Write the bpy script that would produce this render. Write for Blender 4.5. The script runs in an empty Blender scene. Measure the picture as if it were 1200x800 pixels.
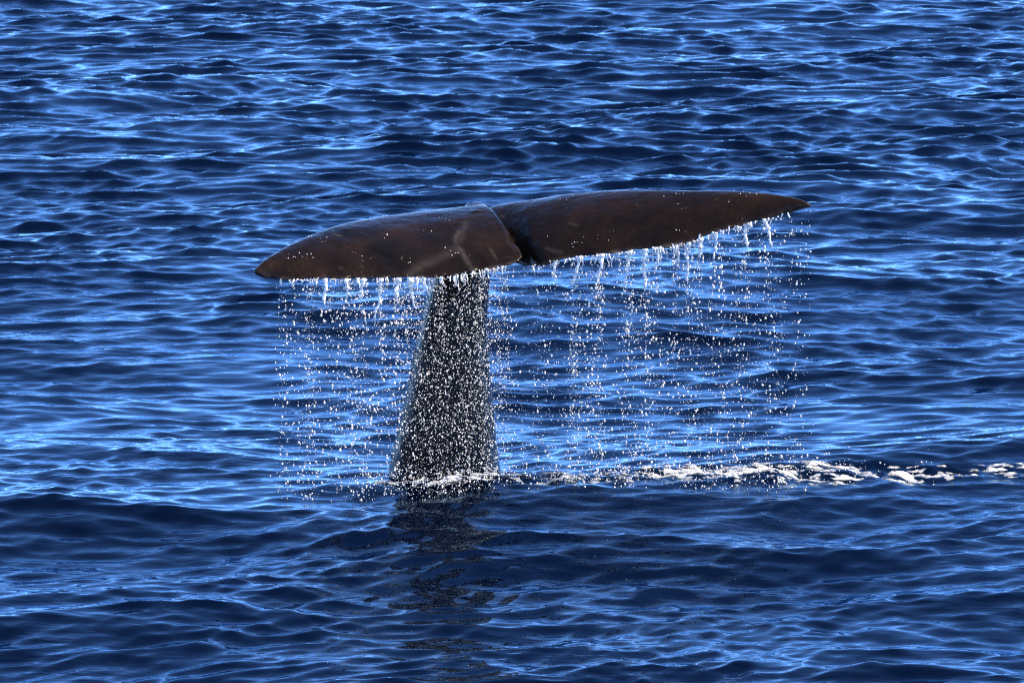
import bpy, bmesh, math, random
import numpy as np
from mathutils import Vector, Matrix

random.seed(7)
rng = np.random.default_rng(11)
sc = bpy.context.scene
COL = sc.collection

# ------------------------------------------------------------------ camera
CAM = Vector((0.0, -32.0, 6.0))
FPX = 5087.0                                     # focal length in photo pixels (1200 wide)
PITCH = math.atan2(6.0, 32.0) - math.atan2(160.0, FPX)
cd = bpy.data.cameras.new('camera')
cam = bpy.data.objects.new('camera', cd)
COL.objects.link(cam)
cam.location = CAM
cam.rotation_euler = (math.pi / 2 - PITCH, 0, 0)
cd.sensor_width = 36.0
cd.lens = FPX / 1200.0 * 36.0
cd.clip_start = 0.5
cd.clip_end = 20000
cd.dof.use_dof = True
cd.dof.focus_distance = 32.2
cd.dof.aperture_fstop = 9.0
sc.camera = cam

# ------------------------------------------------------------------ sky, sun, exposure
SUN_EL, SUN_AZ = math.radians(49), math.radians(101)    # azimuth clockwise from +Y (view direction)
w = bpy.data.worlds.new('World')
sc.world = w
w.use_nodes = True
nt = w.node_tree
bg = nt.nodes['Background']
sky = nt.nodes.new('ShaderNodeTexSky')
sky.sky_type = 'NISHITA'
sky.sun_disc = False
sky.sun_elevation = SUN_EL
sky.sun_rotation = SUN_AZ
sky.air_density = 0.32
sky.dust_density = 0.0
sky.ozone_density = 7.5
bg.inputs['Strength'].default_value = 0.15
nt.links.new(sky.outputs[0], bg.inputs['Color'])
sd = bpy.data.lights.new('sun', 'SUN')
sd.energy = 2.0
sd.angle = math.radians(0.5)
sd.color = (1.0, 0.86, 0.68)
sun = bpy.data.objects.new('sun', sd)
COL.objects.link(sun)
sdir = Vector((math.sin(SUN_AZ) * math.cos(SUN_EL), math.cos(SUN_AZ) * math.cos(SUN_EL), math.sin(SUN_EL)))
sun.rotation_euler = sdir.to_track_quat('Z', 'Y').to_euler()
vs = sc.view_settings
vs.view_transform = 'Standard'
vs.look = 'None'
vs.exposure = 2.02
vs.gamma = 1.0
sc.cycles.use_denoising = False
sc.cycles.pixel_filter_type = 'BLACKMAN_HARRIS'
sc.cycles.filter_width = 1.15
sc.cycles.max_bounces = 6


# ------------------------------------------------------------------ helpers
def P(px, py, y):
    """a photo pixel put at depth y: the world point used to lay out sizes and places"""
    dx, dy = (px - 600.0) / FPX, (400.0 - py) / FPX
    c, s = math.cos(PITCH), math.sin(PITCH)
    d = Vector((dx, c + dy * s, -s + dy * c))
    t = (y - CAM.y) / d.y
    return CAM + d * t


def mesh_obj(name, verts, faces, mat=None, smooth=True):
    me = bpy.data.meshes.new(name)
    verts = np.asarray(verts, dtype=np.float32)
    faces = np.asarray(faces, dtype=np.int32)
    n, k = faces.shape
    me.vertices.add(len(verts))
    me.vertices.foreach_set('co', verts.ravel())
    me.loops.add(n * k)
    me.loops.foreach_set('vertex_index', faces.ravel())
    me.polygons.add(n)
    me.polygons.foreach_set('loop_start', np.arange(0, n * k, k, dtype=np.int32))
    me.polygons.foreach_set('use_smooth', np.full(n, smooth))
    me.update(calc_edges=True)
    if mat:
        me.materials.append(mat)
    o = bpy.data.objects.new(name, me)
    COL.objects.link(o)
    return o


def tag(o, label=None, cat=None, group=None, kind=None):
    for k, v in (('label', label), ('category', cat), ('group', group), ('kind', kind)):
        if v:
            o[k] = v
    return o


def grid_faces(nr, nc, wrap=False):
    i = np.arange(nr * nc).reshape(nr, nc)
    if wrap:
        a, b = i[:-1], np.roll(i, -1, axis=1)[:-1]
        c, d = np.roll(i, -1, axis=1)[1:], i[1:]
    else:
        a, b, c, d = i[:-1, :-1], i[:-1, 1:], i[1:, 1:], i[1:, :-1]
    return np.stack([a.ravel(), b.ravel(), c.ravel(), d.ravel()], axis=1)


def smooth01(t):
    t = np.clip(t, 0, 1)
    return t * t * (3 - 2 * t)


def vnoise(x, y, seed):
    xi, yi = np.floor(x).astype(np.int64), np.floor(y).astype(np.int64)
    fx, fy = smooth01(x - xi), smooth01(y - yi)

    def h(a, b):
        n = (a * 374761393 + b * 668265263 + seed * 1442695041) & 0xFFFFFFFF
        n = ((n ^ (n >> 13)) * 1274126177) & 0xFFFFFFFF
        return ((n ^ (n >> 16)) & 0xFFFF) / 65535.0
    a, b, c, d = h(xi, yi), h(xi + 1, yi), h(xi, yi + 1), h(xi + 1, yi + 1)
    return (a * (1 - fx) + b * fx) * (1 - fy) + (c * (1 - fx) + d * fx) * fy


def fbm(x, y, seed, oct=4):
    s, a, t = 0, 1.0, 0
    for k in range(oct):
        s = s + a * vnoise(x * 2 ** k + 17.3 * k, y * 2 ** k - 9.1 * k, seed + k)
        t += a
        a *= 0.55
    return s / t


class NT:
    def __init__(self, name):
        self.m = bpy.data.materials.new(name)
        self.m.use_nodes = True
        self.t = self.m.node_tree
        self.b = self.t.nodes['Principled BSDF']

    def n(self, typ, **kw):
        x = self.t.nodes.new(typ)
        for k, v in kw.items():
            if k in x.inputs.keys():
                x.inputs[k].default_value = v
            else:
                setattr(x, k, v)
        return x

    def l(self, a, b):
        self.t.links.new(a, b)


# ------------------------------------------------------------------ materials
def water_material():
    N = NT('sea_water')
    N.t.nodes.remove(N.b)
    body = N.n('ShaderNodeBsdfDiffuse', Color=(0.0001, 0.0013, 0.0080, 1))
    gl = N.n('ShaderNodeBsdfGlossy', Color=(0.64, 0.85, 1.0, 1), Roughness=0.02)
    fr = N.n('ShaderNodeFresnel', IOR=1.333)
    mix = N.n('ShaderNodeMixShader')
    N.l(fr.outputs[0], mix.inputs[0])
    N.l(body.outputs[0], mix.inputs[1])
    N.l(gl.outputs[0], mix.inputs[2])
    N.l(mix.outputs[0], N.t.nodes['Material Output'].inputs['Surface'])
    tc = N.n('ShaderNodeTexCoord')
    mp = N.n('ShaderNodeMapping')
    mp.inputs['Rotation'].default_value = (0, 0, 0.12)
    mp.inputs['Scale'].default_value = (0.42, 1.0, 1.0)
    N.l(tc.outputs['Object'], mp.inputs['Vector'])
    n1 = N.n('ShaderNodeTexNoise', Scale=10.0, Detail=2.0, Roughness=0.45, Distortion=0.5)
    n2 = N.n('ShaderNodeTexNoise', Scale=0.35, Detail=2.0)
    N.l(mp.outputs[0], n1.inputs['Vector'])
    N.l(tc.outputs['Object'], n2.inputs['Vector'])
    r = N.n('ShaderNodeMapRange')
    r.inputs['From Min'].default_value = 0.35
    r.inputs['From Max'].default_value = 0.68
    r.inputs['To Min'].default_value = 0.25
    r.inputs['To Max'].default_value = 1.0
    N.l(n2.outputs['Fac'], r.inputs['Value'])
    mul = N.n('ShaderNodeMath', operation='MULTIPLY')
    N.l(n1.outputs['Fac'], mul.inputs[0])
    N.l(r.outputs[0], mul.inputs[1])
    bp = N.n('ShaderNodeBump')
    bp.inputs['Strength'].default_value = 1.0
    bp.inputs['Distance'].default_value = 0.012
    N.l(mul.outputs[0], bp.inputs['Height'])
    for q in (body, gl, fr):
        N.l(bp.outputs[0], q.inputs['Normal'])
    return N.m


def skin_material():
    N = NT('wet_whale_skin')
    b = N.b
    tc = N.n('ShaderNodeTexCoord')
    n1 = N.n('ShaderNodeTexNoise', Scale=2.6, Detail=6.0, Roughness=0.62, Distortion=0.4)
    N.l(tc.outputs['Object'], n1.inputs['Vector'])
    cr = N.n('ShaderNodeValToRGB')
    e = cr.color_ramp.elements
    e[0].position, e[0].color = 0.30, (0.0055, 0.0040, 0.0034, 1)
    e[1].position, e[1].color = 0.78, (0.026, 0.0132, 0.0070, 1)
    m = e.new(0.52)
    m.color = (0.0130, 0.0076, 0.0050, 1)
    N.l(n1.outputs['Fac'], cr.inputs['Fac'])
    # pale scuffs and scratches
    mp = N.n('ShaderNodeMapping')
    mp.inputs['Rotation'].default_value = (0.3, 0.2, 0.7)
    mp.inputs['Scale'].default_value = (2.2, 9.0, 5.0)
    N.l(tc.outputs['Object'], mp.inputs['Vector'])
    n2 = N.n('ShaderNodeTexNoise', Scale=1.6, Detail=7.0, Roughness=0.7, Distortion=1.5)
    N.l(mp.outputs[0], n2.inputs['Vector'])
    r2 = N.n('ShaderNodeMapRange')
    r2.inputs['From Min'].default_value = 0.62
    r2.inputs['From Max'].default_value = 0.80
    r2.inputs['To Max'].default_value = 0.55
    N.l(n2.outputs['Fac'], r2.inputs['Value'])
    mx = N.n('ShaderNodeMixRGB')
    mx.inputs['Color2'].default_value = (0.075, 0.062, 0.055, 1)
    N.l(r2.outputs[0], mx.inputs['Fac'])
    N.l(cr.outputs[0], mx.inputs['Color1'])
    at = N.n('ShaderNodeAttribute', attribute_name='scar_lit_rim')  # skin scars, plus the painted sunlit rim of the flukes
    ms = N.n('ShaderNodeMixRGB')
    ms.inputs['Color2'].default_value = (0.105, 0.085, 0.070, 1)
    N.l(at.outputs['Fac'], ms.inputs['Fac'])
    N.l(mx.outputs[0], ms.inputs['Color1'])
    N.l(ms.outputs[0], b.inputs['Base Color'])
    r3 = N.n('ShaderNodeMapRange')
    r3.inputs['To Min'].default_value = 0.10
    r3.inputs['To Max'].default_value = 0.28
    N.l(n1.outputs['Fac'], r3.inputs['Value'])
    N.l(r3.outputs[0], b.inputs['Roughness'])
    b.inputs['IOR'].default_value = 1.20
    n4 = N.n('ShaderNodeTexNoise', Scale=38.0, Detail=5.0, Roughness=0.6)
    N.l(tc.outputs['Object'], n4.inputs['Vector'])
    n5 = N.n('ShaderNodeTexNoise', Scale=5.0, Detail=3.0)
    N.l(tc.outputs['Object'], n5.inputs['Vector'])
    ad = N.n('ShaderNodeMath', operation='MULTIPLY_ADD')
    ad.inputs[1].default_value = 9.0
    N.l(n5.outputs['Fac'], ad.inputs[0])
    N.l(n4.outputs['Fac'], ad.inputs[2])
    bp = N.n('ShaderNodeBump')
    bp.inputs['Strength'].default_value = 0.5
    bp.inputs['Distance'].default_value = 0.006
    N.l(ad.outputs[0], bp.inputs['Height'])
    N.l(bp.outputs[0], b.inputs['Normal'])
    return N.m


def drop_material(name, col, trans):
    N = NT(name)
    b = N.b
    b.inputs['Base Color'].default_value = col
    b.inputs['Roughness'].default_value = 0.12
    b.inputs['IOR'].default_value = 1.333
    b.inputs['Transmission Weight'].default_value = trans
    return N.m


def foam_material():
    N = NT('sea_foam')
    b = N.b
    tc = N.n('ShaderNodeTexCoord')
    n1 = N.n('ShaderNodeTexNoise', Scale=16.0, Detail=6.0, Roughness=0.7)
    N.l(tc.outputs['Object'], n1.inputs['Vector'])
    at = N.n('ShaderNodeAttribute', attribute_name='thick')
    ad = N.n('ShaderNodeMath', operation='ADD')
    N.l(at.outputs['Fac'], ad.inputs[0])
    N.l(n1.outputs['Fac'], ad.inputs[1])
    cr = N.n('ShaderNodeValToRGB')
    e = cr.color_ramp.elements
    e[0].position, e[0].color = 0.48, (0.02, 0.045, 0.07, 1)       # water with few bubbles
    e[1].position, e[1].color = 1.25, (0.78, 0.77, 0.73, 1)        # thick foam
    N.l(ad.outputs[0], cr.inputs['Fac'])
    N.l(cr.outputs[0], b.inputs['Base Color'])
    b.inputs['Roughness'].default_value = 0.4
    n2 = N.n('ShaderNodeTexNoise', Scale=45.0, Detail=4.0)
    N.l(tc.outputs['Object'], n2.inputs['Vector'])
    bp = N.n('ShaderNodeBump')
    bp.inputs['Strength'].default_value = 0.9
    bp.inputs['Distance'].default_value = 0.02
    N.l(n2.outputs['Fac'], bp.inputs['Height'])
    N.l(bp.outputs[0], b.inputs['Normal'])
    return N.m


M_WATER = water_material()
M_SKIN = skin_material()
M_DROP = drop_material('falling_water', (1.0, 0.92, 0.80, 1), 0.15)
M_STRAND = drop_material('running_water', (0.90, 0.91, 0.90, 1), 0.12)
M_FOAM = foam_material()

# ------------------------------------------------------------------ the sea
WAVES = []      # (kx, ky, amplitude, phase, wavelength, dirx, diry)
wr = np.random.default_rng(5)


def add_waves(n, lo, hi, slope, mean, spread):
    for i in range(n):
        lam = lo * (hi / lo) ** ((i + wr.random()) / n)
        th = mean + wr.normal() * spread
        k = 2 * math.pi / lam
        WAVES.append((k * math.cos(th), k * math.sin(th), slope / k * (0.4 + 1.2 * wr.random()),
                      wr.random() * 2 * math.pi, lam, math.cos(th), math.sin(th)))


R = math.radians
add_waves(8, 5.0, 15.0, 0.012, R(-84), R(14))        # swell
add_waves(30, 1.0, 5.0, 0.015, R(-80), R(24))         # wind waves
add_waves(110, 0.25, 0.9, 0.0185, R(-84), R(29))      # chop
add_waves(140, 0.08, 0.25, 0.0175, R(-82), R(28))     # ripples

# the whale's wake: centre line and half width, from the tail out to the side
cxs = [-1.1, -0.6, 0.0, 0.6, 1.0, 1.6, 2.2, 2.6, 3.2, 3.84, 5.5, 7.5]
cys = [-.28, -.34, -.30, -.14, -0.02, .04, .12, .20, .30, .42, .65, .9]
wds = [.11, .17, .24, .28, .30, .32, .30, .26, .22, .18, .2, .2]


def wake(x, y):
    g = np.exp(-((y - np.interp(x, cxs, cys)) / (1.1 * np.interp(x, cxs, wds))) ** 2)
    g = g * smooth01((x + 1.3) / 0.6)
    return g * ((fbm(x * 3.5, y * 5.5, 201, 4) - 0.42) * 0.16)


SEA0 = 0.0


def sea(x, y, spx, spy, chop=1.0):
    """displacement of the resting point (x, y); spx, spy: sheet spacing there, shorter waves fade out"""
    shp = x.shape
    x, y = x.ravel().astype(np.float32), y.ravel().astype(np.float32)
    spx, spy = spx.ravel().astype(np.float32), spy.ravel().astype(np.float32)
    # bend the wave trains so that crests are uneven
    wx = x + 0.55 * np.sin(0.43 * y + 0.31 * x + 1.0) + 0.12 * np.sin(1.9 * x - 0.8 * y)
    wy = y + 0.50 * np.sin(0.37 * x - 0.22 * y + 2.0) + 0.10 * np.sin(1.7 * x + 1.1 * y + 0.5)
    gust = (0.60 + 0.80 * fbm(x * 0.22 + 3, y * 0.16, 3, 3)).astype(np.float32)
    gust = gust * (0.92 + 0.80 * smooth01((y - 4) / 24) + 0.05 * smooth01((-1.5 - y) / 2.5)).astype(np.float32)      # a wind patch farther out
    big_ = (1.0 + 1.0 * np.exp(-((y + 2.3) / 1.5) ** 2) + 0.45 * smooth01((y - 8) / 15)).astype(np.float32)
    Z, X, Y = np.zeros_like(x), np.zeros_like(x), np.zeros_like(x)
    for kx, ky, a, ph, lam, dx, dy in WAVES:
        sp = np.abs(dx) * spx + np.abs(dy) * spy
        f = np.clip((lam / sp - 2.2) / 2.5, 0, 1) * a
        if lam < 0.9:
            f = f * gust
        elif lam < 5:
            f = f * big_
        q = kx * wx + ky * wy + np.float32(ph)
        s, c = np.sin(q), np.cos(q)
        Z += f * c
        X -= f * dx * s
        Y -= f * dy * s
    Z = Z + np.where((x > -2) & (x < 8) & (np.abs(y) < 2), wake(x, y), 0) - SEA0
    return (X * chop).reshape(shp), (Y * chop).reshape(shp), Z.reshape(shp)


# rest level taken from the mean height round the tail
gx, gy = np.meshgrid(np.linspace(-1.2, 3.6, 80), np.linspace(-.5, .6, 40))
SEA0 = float(sea(gx, gy, np.full(gx.shape, .06), np.full(gx.shape, .06))[2].mean())
half, wide = R(8.2), R(27)           # finest straight ahead, coarser to the sides, coarse behind
side = np.linspace(half, wide, 106)[1:]
back = np.linspace(wide, math.pi, 36)[1:]
ang = np.concatenate([-back[:-1][::-1], -side[::-1], np.linspace(-half, half, 410), side, back])
rr = [0.3]
while rr[-1] < 9000:
    r = rr[-1]
    if r < 19:
        st = 0.08 * r + 0.05
    elif r < 90:
        st = 0.00125 * r
    elif r < 180:
        st = 0.005 * r
    else:
        st = 0.07 * r
    rr.append(r + st)
rr = np.array(rr)
dr = np.gradient(rr)
da = np.gradient(ang)
A, RR = np.meshgrid(ang, rr)
DA, DR = np.meshgrid(da, dr)
X0 = RR * np.sin(A)
Y0 = CAM.y + RR * np.cos(A)
SP = np.where(DA > R(0.6), np.maximum(DR, RR * DA), 0)
dX, dY, dZ = sea(X0, Y0, np.maximum(RR * DA, SP), np.maximum(DR, SP))
V = np.stack([X0 + dX, Y0 + dY, dZ], axis=-1).reshape(-1, 3)
nr, nc = X0.shape
F = grid_faces(nr, nc, wrap=True)
sea_o = mesh_obj('sea', V, F, M_WATER)
tag(sea_o, 'deep blue wind rippled open sea around the whale', 'sea', kind='structure')

# ------------------------------------------------------------------ the whale's tail
def interp(pts, n):
    """evenly spread Catmull-Rom points along a list of tuples"""
    p = np.array(pts, float)
    p = np.vstack([2 * p[0] - p[1], p, 2 * p[-1] - p[-2]])
    out = []
    m = 24
    for i in range(1, len(p) - 2):
        for t in np.linspace(0, 1, m, endpoint=False):
            a, b, c, d = p[i - 1], p[i], p[i + 1], p[i + 2]
            out.append(0.5 * (2 * b + (c - a) * t + (2 * a - 5 * b + 4 * c - d) * t * t + (3 * b - a - 3 * c + d) * t ** 3))
    out.append(p[-2])
    out = np.array(out)
    L = np.concatenate([[0], np.cumsum(np.linalg.norm(np.diff(out, axis=0), axis=1))])
    u = np.linspace(0, L[-1], n)
    return np.stack([np.interp(u, L, out[:, k]) for k in range(out.shape[1])], axis=1)


def lobe(lead, trail, thick0, thick1, camber, n=110, m=30, seed=0, hollow=0.0, nicks=()):
    """one fluke: aerofoil sections from its root to its tip. lead / trail: (px, py, depth) lists"""
    le = np.array([P(*q) for q in lead])
    te = np.array([P(*q) for q in trail])
    le, te = interp(le, n), interp(te, n)
    t = np.linspace(0, 1, n)
    rag = (fbm(t * 40, t * 0 + 3.3, seed + 50, 3) - 0.5) * 0.07 + (fbm(t * 12, t * 0 + 8.3, seed + 70, 2) - 0.5) * 0.035
    V = []
    for i in range(n):
        a, b = le[i], te[i]
        rg = rag[i] * min(1, t[i] / 0.06, (1 - t[i]) / 0.05)
        sp = le[min(i + 1, n - 1)] + te[min(i + 1, n - 1)] - le[max(i - 1, 0)] - te[max(i - 1, 0)]
        ch = b - a
        sp = sp / (np.linalg.norm(sp) + 1e-9)
        cl = np.linalg.norm(ch)
        nn = np.cross(sp, ch)
        nn /= np.linalg.norm(nn) + 1e-9
        if nn[2] < 0:
            nn = -nn
        th = thick0 + (thick1 - thick0) * t[i] ** 0.8
        if t[i] > 0.94:
            th *= max(0.25, math.sqrt(max(0, 1 - ((t[i] - 0.94) / 0.06) ** 2)))
        th *= math.sqrt(min(1, 0.12 + t[i] / 0.05))
        th = min(th, 0.45 * np.linalg.norm(ch) + 0.012)
        ring = []
        for k in range(m):
            g = k / m * 2 * math.pi
            v = 0.5 - 0.5 * math.cos(g)
            prof = 0.5 * th * (2.6 * (math.sqrt(max(v, 0)) * (1 - v) ** 0.85)) + 0.010 * math.sqrt(max(0, v))* math.sqrt(max(0, 1 - v)) * 2
            sgn = 1 if g < math.pi else -0.8
            cm = (camber + (hollow - camber) * max(0, 1 - t[i] / 0.16)) * cl * math.sin(math.pi * v)
            nk = sum(d * math.exp(-((v - v0) / wv) ** 2) for v0, d, wv in nicks) * max(0, 1 - t[i] / 0.07)
            ring.append(a + ch * (v + rg / max(cl, .05) * v ** 22) + sp * nk + nn * (prof * sgn + cm))
        V.append(ring)
    V = np.array(V).reshape(-1, 3)
    F = grid_faces(n, m, wrap=True)
    # end caps as fans
    c0, c1 = len(V), len(V) + 1
    V = np.vstack([V, V[:m].mean(0), V[-m - 0:][:m].mean(0) if False else V[(n - 1) * m:n * m].mean(0)])
    tri = [(c0, k, (k + 1) % m) for k in range(m)] + [(c1, (n - 1) * m + (k + 1) % m, (n - 1) * m + k) for k in range(m)]
    return V, F, tri, te


LEAD_L = [(577, 256, .52), (560, 247, .62), (540, 248.5, .60), (484, 253, .46), (426, 260, .20), (397, 266, .04), (367, 276, -.16),
          (338, 289, -.38), (312, 304, -.60), (298, 316, -.72)]
TRAIL_L = [(613, 299, -.36), (608, 306, -.40), (590, 312.5, -.44), (555, 319.5, -.49), (522, 325, -.55), (440, 327, -.66), (382, 327.5, -.72),
           (327, 328, -.76), (307, 325, -.76), (298, 320, -.76)]
LEAD_R = [(562, 251, .66), (594, 243, .64), (628, 238, .56), (680, 230, .42), (731, 225.5, .28), (799, 225, .08), (857, 225.5, -.08),
          (888, 227, -.18), (915, 230, -.26), (936, 234, -.32), (950, 239, -.36)]
TRAIL_R = [(588, 300, .0), (604, 308.5, -.10), (622, 312, -.24), (639, 311, -.36), (662, 303.5, -.38), (714, 297.5, -.42), (751, 293, -.42), (785, 289, -.42),
           (813, 283, -.42), (844, 271, -.41), (867, 265, -.40), (902, 255, -.39), (936, 247, -.38), (951, 242.5, -.37)]

# tail stock: (px, py, depth, half width px, half depth m)
STOCK = [(522, 800, .20, 105, .75), (521, 700, .24, 90, .62), (521, 620, .28, 76, .52), (521, 562, .32, 68, .46), (522.5, 520, .35, 61, .42), (525, 485, .37, 55, .40), (527, 450, .39, 49, .385),
         (529, 415, .41, 44.5, .37), (532, 380, .43, 39.5, .355), (537, 345, .44, 36, .33), (543, 315, .43, 33, .29), (550, 290, .40, 29, .235), (558, 271, .32, 24, .17), (566, 263, .18, 18, .11)]


RIDGE = [(546, 285, .74, 7, .04), (550, 260, .72, 10, .06), (554, 248.5, .64, 11, .07), (561, 248, .52, 10, .065), (571, 254.5, .36, 8, .055), (582, 265, .16, 6, .04), (592, 278, -.04, 4, .025)]


def stock_mesh(spine, n=90, m=40):
    c = interp(spine, n)
    V = []
    pts = [np.array(P(q[0], q[1], q[2])) for q in c]
    for i, q in enumerate(c):
        t = pts[min(i + 1, n - 1)] - pts[max(i - 1, 0)]
        t /= np.linalg.norm(t)
        u = np.array([1.0, 0, 0])
        u -= t * u.dot(t)
        u /= np.linalg.norm(u)
        v = np.cross(t, u)
        hw = q[3] * 0.0064
        for k in range(m):
            g = k / m * 2 * math.pi
            ca, sa = math.cos(g), math.sin(g)
            ex = 0.62
            V.append(pts[i] + u * hw * math.copysign(abs(ca) ** ex, ca) + v * q[4] * math.copysign(abs(sa) ** 0.66, sa))
    V = np.array(V)
    F = grid_faces(n, m, wrap=True)
    c0, c1 = len(V), len(V) + 1
    V = np.vstack([V, pts[0], pts[-1]])
    tri = [(c0, k, (k + 1) % m) for k in range(m)] + [(c1, (n - 1) * m + (k + 1) % m, (n - 1) * m + k) for k in range(m)]
    return V, F, tri


bm = bmesh.new()


def add_to(bm, V, F, tri):
    vs_ = [bm.verts.new(v) for v in V]
    fs = []
    for f in list(map(tuple, F)) + tri:
        try:
            fs.append(bm.faces.new([vs_[k] for k in f]))
        except ValueError:
            pass
    bmesh.ops.recalc_face_normals(bm, faces=fs)


VL, FL, TL, TE_L = lobe(LEAD_L, TRAIL_L, .22, .06, .045, m=44, seed=1, hollow=.03, nicks=((.80, .035, .05), (.55, -.012, .12), (.9, -.01, .03)))
VR, FR, TR, TE_R = lobe(LEAD_R, TRAIL_R, .24, .06, .030, m=44, seed=2, hollow=-.06)
add_to(bm, VL, FL, TL)
add_to(bm, VR, FR, TR)
add_to(bm, *stock_mesh(STOCK))
add_to(bm, *stock_mesh(RIDGE, 40, 16))      # low keel from the stock over the root of the flukes
me = bpy.data.meshes.new('whale')
bm.to_mesh(me)
bm.free()
tmp = bpy.data.objects.new('whale_form', me)
COL.objects.link(tmp)
md = tmp.modifiers.new('remesh', 'REMESH')
md.mode = 'VOXEL'
md.voxel_size = 0.0105
md.use_smooth_shade = True
sm = tmp.modifiers.new('smooth', 'SMOOTH')
sm.factor = 0.5
sm.iterations = 7
dg = bpy.context.evaluated_depsgraph_get()
me2 = bpy.data.meshes.new_from_object(tmp.evaluated_get(dg))
bpy.data.objects.remove(tmp)
me2.name = 'whale'
me2.polygons.foreach_set('use_smooth', np.ones(len(me2.polygons), bool))
me2.materials.clear()
me2.materials.append(M_SKIN)
wv = np.empty(len(me2.vertices) * 3, np.float32)
me2.vertices.foreach_get('co', wv)
wv = wv.reshape(-1, 3)
scar_lit_rim = np.zeros(len(wv), np.float32)
for line, wd, st_ in (([(538, 272), (534, 283), (544, 300), (554, 317)], .018, .8), ([(534, 293), (515, 303), (496, 312), (481, 322)], .034, .45),
                      ([(545, 262), (541, 275), (534, 293)], .03, .4), ([(391, 275), (400, 277)], .008, .7), ([(668, 262), (676, 264)], .012, .4),
                      ([(640, 292), (658, 297)], .015, .5), ([(575, 293), (583, 306)], .007, .6), ([(585, 251), (591, 252)], .008, .8),
                      ([(745, 238), (748, 242)], .006, .4), ([(306, 316), (318, 325)], .03, .35)):
    pts_ = interp(np.array([P(*q, -.1) for q in line]), 40)
    d2 = np.full(len(wv), 9e9)
    for q in pts_:
        zz = wv[:, 2] + (wv[:, 1] - q[1]) * math.tan(0.155)       # compare along the skin's slope
        d2 = np.minimum(d2, (wv[:, 0] - q[0]) ** 2 + (zz - q[2]) ** 2)
    brk = 0.35 + 0.9 * fbm(wv[:, 0] * 18, wv[:, 2] * 18 + wv[:, 1] * 9, 5, 3)
    scar_lit_rim = np.maximum(scar_lit_rim, np.where(wv[:, 2] > 1.3, np.exp(-d2 / wd ** 2) * st_ * 0.45 * np.clip(brk * 1.6 - 0.4, 0, 1.2), 0))
edge = np.zeros(len(wv), np.float32)  # light caught by the thin trailing edges, painted as a broken pale band
top = np.where(wv[:, 2] > 1.2)[0]
for te in (TE_L, TE_R):
    q = interp(te, 400)
    for c in range(0, len(top), 4000):
        ix = top[c:c + 4000]
        d2 = ((wv[ix, None, :] - q[None]) ** 2).sum(-1).min(1)
        edge[ix] = np.maximum(edge[ix], np.exp(-d2 / 0.020 ** 2))
edge *= np.clip(1.8 * fbm(wv[:, 0] * 7, wv[:, 1] * 7, 12, 3) - 0.45, 0, 1)
scar_lit_rim = np.maximum(scar_lit_rim, edge * 0.9)  # painted rim light shares one mask with the real scars
at_ = me2.attributes.new('scar_lit_rim', 'FLOAT', 'POINT')
at_.data.foreach_set('value', scar_lit_rim.astype(np.float32))
whale = bpy.data.objects.new('whale', me2)
COL.objects.link(whale)
tag(whale, 'dark brown wet tail of a diving whale, broad flukes raised clear of the sea', 'whale')

# ------------------------------------------------------------------ water running off the flukes
def tube(path, rad, m=6):
    path = np.array(path)
    n = len(path)
    V = []
    for i in range(n):
        for k in range(m):
            g = k / m * 2 * math.pi + 0.3 * i
            V.append(path[i] + rad[i] * np.array([math.cos(g), math.sin(g), 0]))
    F = grid_faces(n, m, wrap=True)
    return np.array(V), F


def strand_geo(p0, length, r0, rs, m=6):
    """a broken, beaded trickle that hangs from p0"""
    n = max(5, int(length / 0.011))
    t = np.linspace(0, 1, n)
    ph = rs.random(4) * 6.28
    sway = 0.03 * rs.normal()
    jx, jy = np.cumsum(rs.normal(size=n)) * 0.0022, np.cumsum(rs.normal(size=n)) * 0.0018
    x = p0[0] + sway * t * length * 4 + 0.010 * np.sin(9 * t * length * 3 + ph[0]) * t + jx
    y = p0[1] + 0.02 * rs.normal() * t + 0.006 * np.sin(11 * t + ph[2]) + jy
    z = p0[2] + 0.008 - length * t
    bead = rs.random(n) ** 2
    r = r0 * (1.1 * np.exp(-t * length / 0.03) + 0.42 + 1.10 * bead * (0.4 + 0.6 * np.abs(np.sin(23 * t * length * 3 + ph[3]))))
    r *= np.clip((1 - t) * 6, 0.2, 1)
    r[0] *= 0.6
    return tube(np.stack([x, y, z], 1), r, m)


te_all = {'l': TE_L, 'r': TE_R}


def te_at(px):
    """point on the trailing edge whose picture column is px"""
    te = TE_L if px < 610 else TE_R
    X = np.array([P(px, 300, q[1])[0] - q[0] for q in te])
    return te[np.argmin(np.abs(X))]


big = [(678, 40), (706, 30), (739, 52), (756, 50), (770, 30), (791, 24), (808, 46), (821, 26), (836, 22), (871, 30), (893, 28),
       (381, 26), (404, 24), (426, 24), (446, 46), (467, 30), (481, 34), (651, 22)]
srng = np.random.default_rng(3)
for px, ln in big:
    p0 = te_at(px)
    v, f = strand_geo(p0, ln * 0.0064 * (0.9 + 0.3 * srng.random()), 0.0125 + 0.005 * srng.random(), srng)
    o = mesh_obj('water_strand', v, f, M_STRAND)
    side = 'left' if px < 610 else 'right'
    if px < 610:
        tag(o, 'thin white strand of water dripping off the drooping fluke', 'water strand', 'water strands off the drooping fluke')
    else:
        tag(o, 'thin white strand of water dripping off the level outstretched fluke', 'water strand', 'water strands off the level fluke')


def join(parts):
    V, F, n = [], [], 0
    for v, f in parts:
        V.append(v)
        F.append(f + n)
        n += len(v)
    return np.vstack(V), np.vstack(F)


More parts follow.
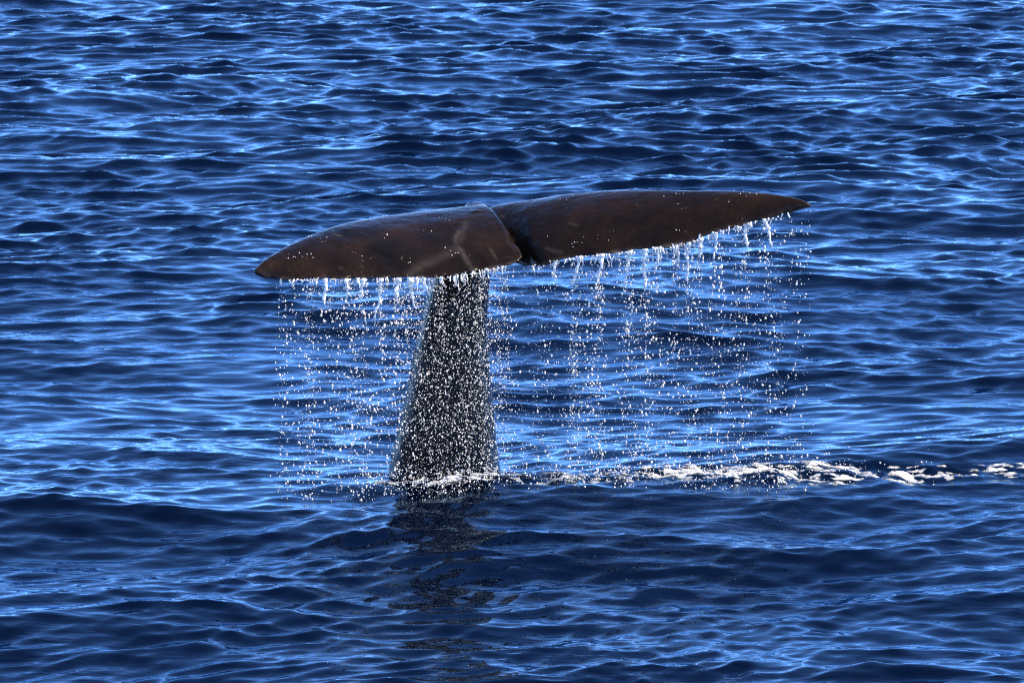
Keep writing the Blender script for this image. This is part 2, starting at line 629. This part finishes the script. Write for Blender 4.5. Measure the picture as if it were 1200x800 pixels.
# fine fringe of trickles along both trailing edges
parts = []
for te, lo, hi, num in ((TE_L, 8, 100, 120), (TE_R, 14, 104, 150)):
    for _ in range(num):
        i = srng.integers(lo, hi)
        if vnoise(np.array(i * 0.33), np.array(float(lo)), 9) < 0.25 + 0.45 * srng.random():
            continue
        p = te[i] + srng.normal(size=3) * np.array([.02, .012, .003])
        px_w = 1.0
        if te is TE_R:
            px_w = 0.35 + 1.0 * math.exp(-((i - 50) / 22.0) ** 2)
        else:
            px_w = 0.35 + 1.0 * math.exp(-((i - 40) / 22.0) ** 2)
        parts.append(strand_geo(p, (0.02 + 0.09 * srng.random() ** 2) * px_w + 0.015, 0.003 + 0.0035 * srng.random(), srng, 5))
v, f = join(parts)
o = mesh_obj('water_fringe', v, f, M_STRAND)
tag(o, 'fine fringe of trickling water along the lower edges of both flukes', 'water', kind='stuff')

# falling drops
bmi = bmesh.new()
bmesh.ops.create_icosphere(bmi, subdivisions=1, radius=1.0)
ICO_V = np.array([q.co[:] for q in bmi.verts])
bmi.verts.ensure_lookup_table()
ICO_F = np.array([[q.index for q in fc.verts] for fc in bmi.faces])
bmi.free()


def drops_mesh(name, pos, rad, stretch, mat):
    pos, rad, stretch = np.asarray(pos), np.asarray(rad), np.asarray(stretch)
    n = len(pos)
    sc_ = np.stack([rad, rad, rad * stretch], 1)
    wob = 1 + 0.25 * (rng.random((n, len(ICO_V), 1)) - 0.5)
    V = ICO_V[None] * wob * sc_[:, None, :] + pos[:, None, :]
    F = ICO_F[None] + (np.arange(n) * len(ICO_V))[:, None, None]
    return mesh_obj(name, V.reshape(-1, 3), F.reshape(-1, 3), mat)


def rad_law(n, lo=0.0020, hi=0.0088):
    return lo + (hi - lo) * rng.random(n) ** 3.0


def fall(n_cols, per, px_lo, px_hi, z_end=-0.03, spread=0.026, near=1.0, size=1.0, bunched=0.45):
    """drops in loose columns below the trailing edge"""
    P_, R_, S_ = [], [], []
    for c in range(n_cols):
        px = rng.uniform(px_lo, px_hi)
        p = te_at(px)
        cnt = max(1, int(per * rng.gamma(1.3) / 1.3))
        h = p[2] - z_end
        d = h * rng.random(cnt) ** near
        # drops bunch up as they fall
        nb = max(1, cnt // 5)
        bunch = h * rng.random(nb)
        pick = rng.integers(0, nb, cnt)
        take = rng.random(cnt) < bunched
        d = np.where(take, np.clip(bunch[pick] + rng.normal(size=cnt) * 0.05, 0.01, h), d)
        sx = spread * (0.35 + 1.3 * d / max(h, .1))
        x = p[0] + rng.normal(size=cnt) * sx
        y = p[1] + rng.normal(size=cnt) * sx * 1.3
        P_.append(np.stack([x, y, p[2] - d], 1))
        R_.append(rad_law(cnt) * size)
        S_.append(0.9 + rng.random(cnt) ** 2 * 1.3)
    return np.vstack(P_), np.concatenate(R_), np.concatenate(S_)


D = [fall(60, 28, 326, 480), fall(26, 28, 400, 500, near=1.2), fall(110, 56, 484, 590, spread=0.05, size=.70, bunched=.2), fall(36, 16, 588, 690, spread=.05),
     fall(84, 32, 668, 850), fall(48, 22, 850, 950), fall(90, 8, 330, 600, near=5, spread=.025, size=.8, bunched=0), fall(110, 9, 620, 900, near=5, spread=.025, size=.8, bunched=0)]
for lo_, hi_, k_ in ((326, 600, 70), (600, 950, 90)):      # finest spray, strung out in columns
    D.append(fall(k_, 34, lo_, hi_, spread=.016, size=.48, bunched=.5))
for px, ln in big:                                   # spray shed by the larger strands
    p = te_at(px)
    k = int(ln * 0.9)
    d = rng.uniform(0.2, 1.9, k) * ln * 0.0064
    D.append((np.stack([p[0] + rng.normal(size=k) * .018, p[1] + rng.normal(size=k) * .02, p[2] - d], 1), rad_law(k, .003, .0095), 1 + rng.random(k)))
pos = np.vstack([d[0] for d in D])
rad = np.concatenate([d[1] for d in D])
st = np.concatenate([d[2] for d in D])
o = drops_mesh('falling_drops', pos, rad, st, M_DROP)
tag(o, 'curtain of bright water drops falling from the flukes to the sea', 'water drops', kind='stuff')

# beads of water on the skin of the flukes
P_, R_ = [], []
for name, V_, n_ in (('l', VL, 110), ('r', VR, 110)):
    for c in range(18):
        i, k = rng.integers(20, 95), rng.integers(3, 20)
        q = V_[min(i, 109) * 44 + k]
        for _ in range(rng.integers(1, 6)):
            e = q + rng.normal(size=3) * np.array([.05, .03, .0])
            hit, loc, nrm, _i = whale.ray_cast(Vector(e) + Vector((0, -0.5, 0.5)), Vector((0, 0.7071, -0.7071)))
            if hit:
                P_.append(np.array(loc) + np.array(nrm) * 0.001)
                R_.append(0.0018 + 0.0035 * rng.random() ** 2)
o = drops_mesh('skin_beads', P_, R_, np.ones(len(P_)), M_DROP)
tag(o, 'small beads of water lying on the dark skin of the flukes', 'water drops', kind='stuff')

# ------------------------------------------------------------------ foam and splashes round the tail
fx = np.arange(-1.1, 7.5, 0.013)
fy = np.arange(-0.75, 1.35, 0.022)
FX, FY = np.meshgrid(fx, fy)
amt = [.6, .95, .92, .80, .82, .90, .98, .92, .80, .84, .8, .8]
CY = np.interp(FX, cxs, cys)
WD = np.interp(FX, cxs, wds)
AM = np.interp(FX, cxs, amt)
env = np.exp(-((FY - CY) / (1.25 * WD)) ** 2)
nz = fbm(FX * 1.7 + 1.6 * fbm(FX * 2, FY * 3, 91, 3) + FY * 1.2, FY * 8.0 - FX * 0.8, 31, 5)
rid = 1 - np.abs(2 * fbm(FX * 3.0 + FY * 1.5, FY * 13.0, 57, 4) - 1) * 2.4
fine = fbm(FX * 10.0 + 2 * nz, FY * 24.0, 131, 3)
field = 0.48 * nz + 0.36 * rid + 0.42 * fine
mask = field - (1.08 - 0.53 * env * AM)
wx, wy, wz = sea(FX, FY, np.full(FX.shape, 0.0145), np.full(FX.shape, 0.055))
lump = fbm(FX * 14, FY * 14, 77, 3) - 0.5
FZ = wz + np.where(mask > 0, np.minimum(mask * 0.10, 0.020) + lump * 0.014 * np.clip(mask * 5, 0, 1), np.maximum(mask * 0.25, -0.12)) - 0.004
# keep only the faces near or above the water
V = np.stack([FX + wx, FY + wy, FZ], -1).reshape(-1, 3)
F = grid_faces(*FX.shape)
keep = (mask.ravel()[F] > -0.15).any(axis=1)
F = F[keep]
used = np.unique(F)
remap = -np.ones(len(V), int)
remap[used] = np.arange(len(used))
foam = mesh_obj('foam', V[used], remap[F], M_FOAM)
at_ = foam.data.attributes.new('thick', 'FLOAT', 'POINT')
at_.data.foreach_set('value', np.clip((mask * 2.6 * (0.52 + 0.48 * smooth01((FX - 0.3) / 1.0) + 0.35 * smooth01((-0.05 - FX) / 0.2)) ).ravel()[used], 0, 1).astype(np.float32))
tag(foam, 'white foam streak of churned water trailing away from the tail', 'foam', kind='stuff')

# splash drops thrown up over the foam and where the falling water lands
n = 1100
sx = rng.uniform(-1.0, 3.2, n)
sx[:500] = rng.uniform(0.3, 2.6, 500)
sx[500:900] = rng.normal(-0.5, 0.35, 400)
sy = np.interp(sx, cxs, cys) + rng.normal(size=n) * 0.16
_, _, sz = sea(sx, sy, np.full(n, .015), np.full(n, .067))
sz = sz + 0.01 + np.abs(rng.normal(size=n)) * 0.045 * (0.4 + rng.random(n))
o = drops_mesh('splash_drops', np.stack([sx, sy, sz], 1), rad_law(n, .002, .009), np.ones(n), M_DROP)
tag(o, 'small splash drops leaping from the foam beside the tail', 'water drops', kind='stuff')

print('triangles', sum(len(p.vertices) - 2 for o_ in COL.objects if o_.type == 'MESH' for p in o_.data.polygons))
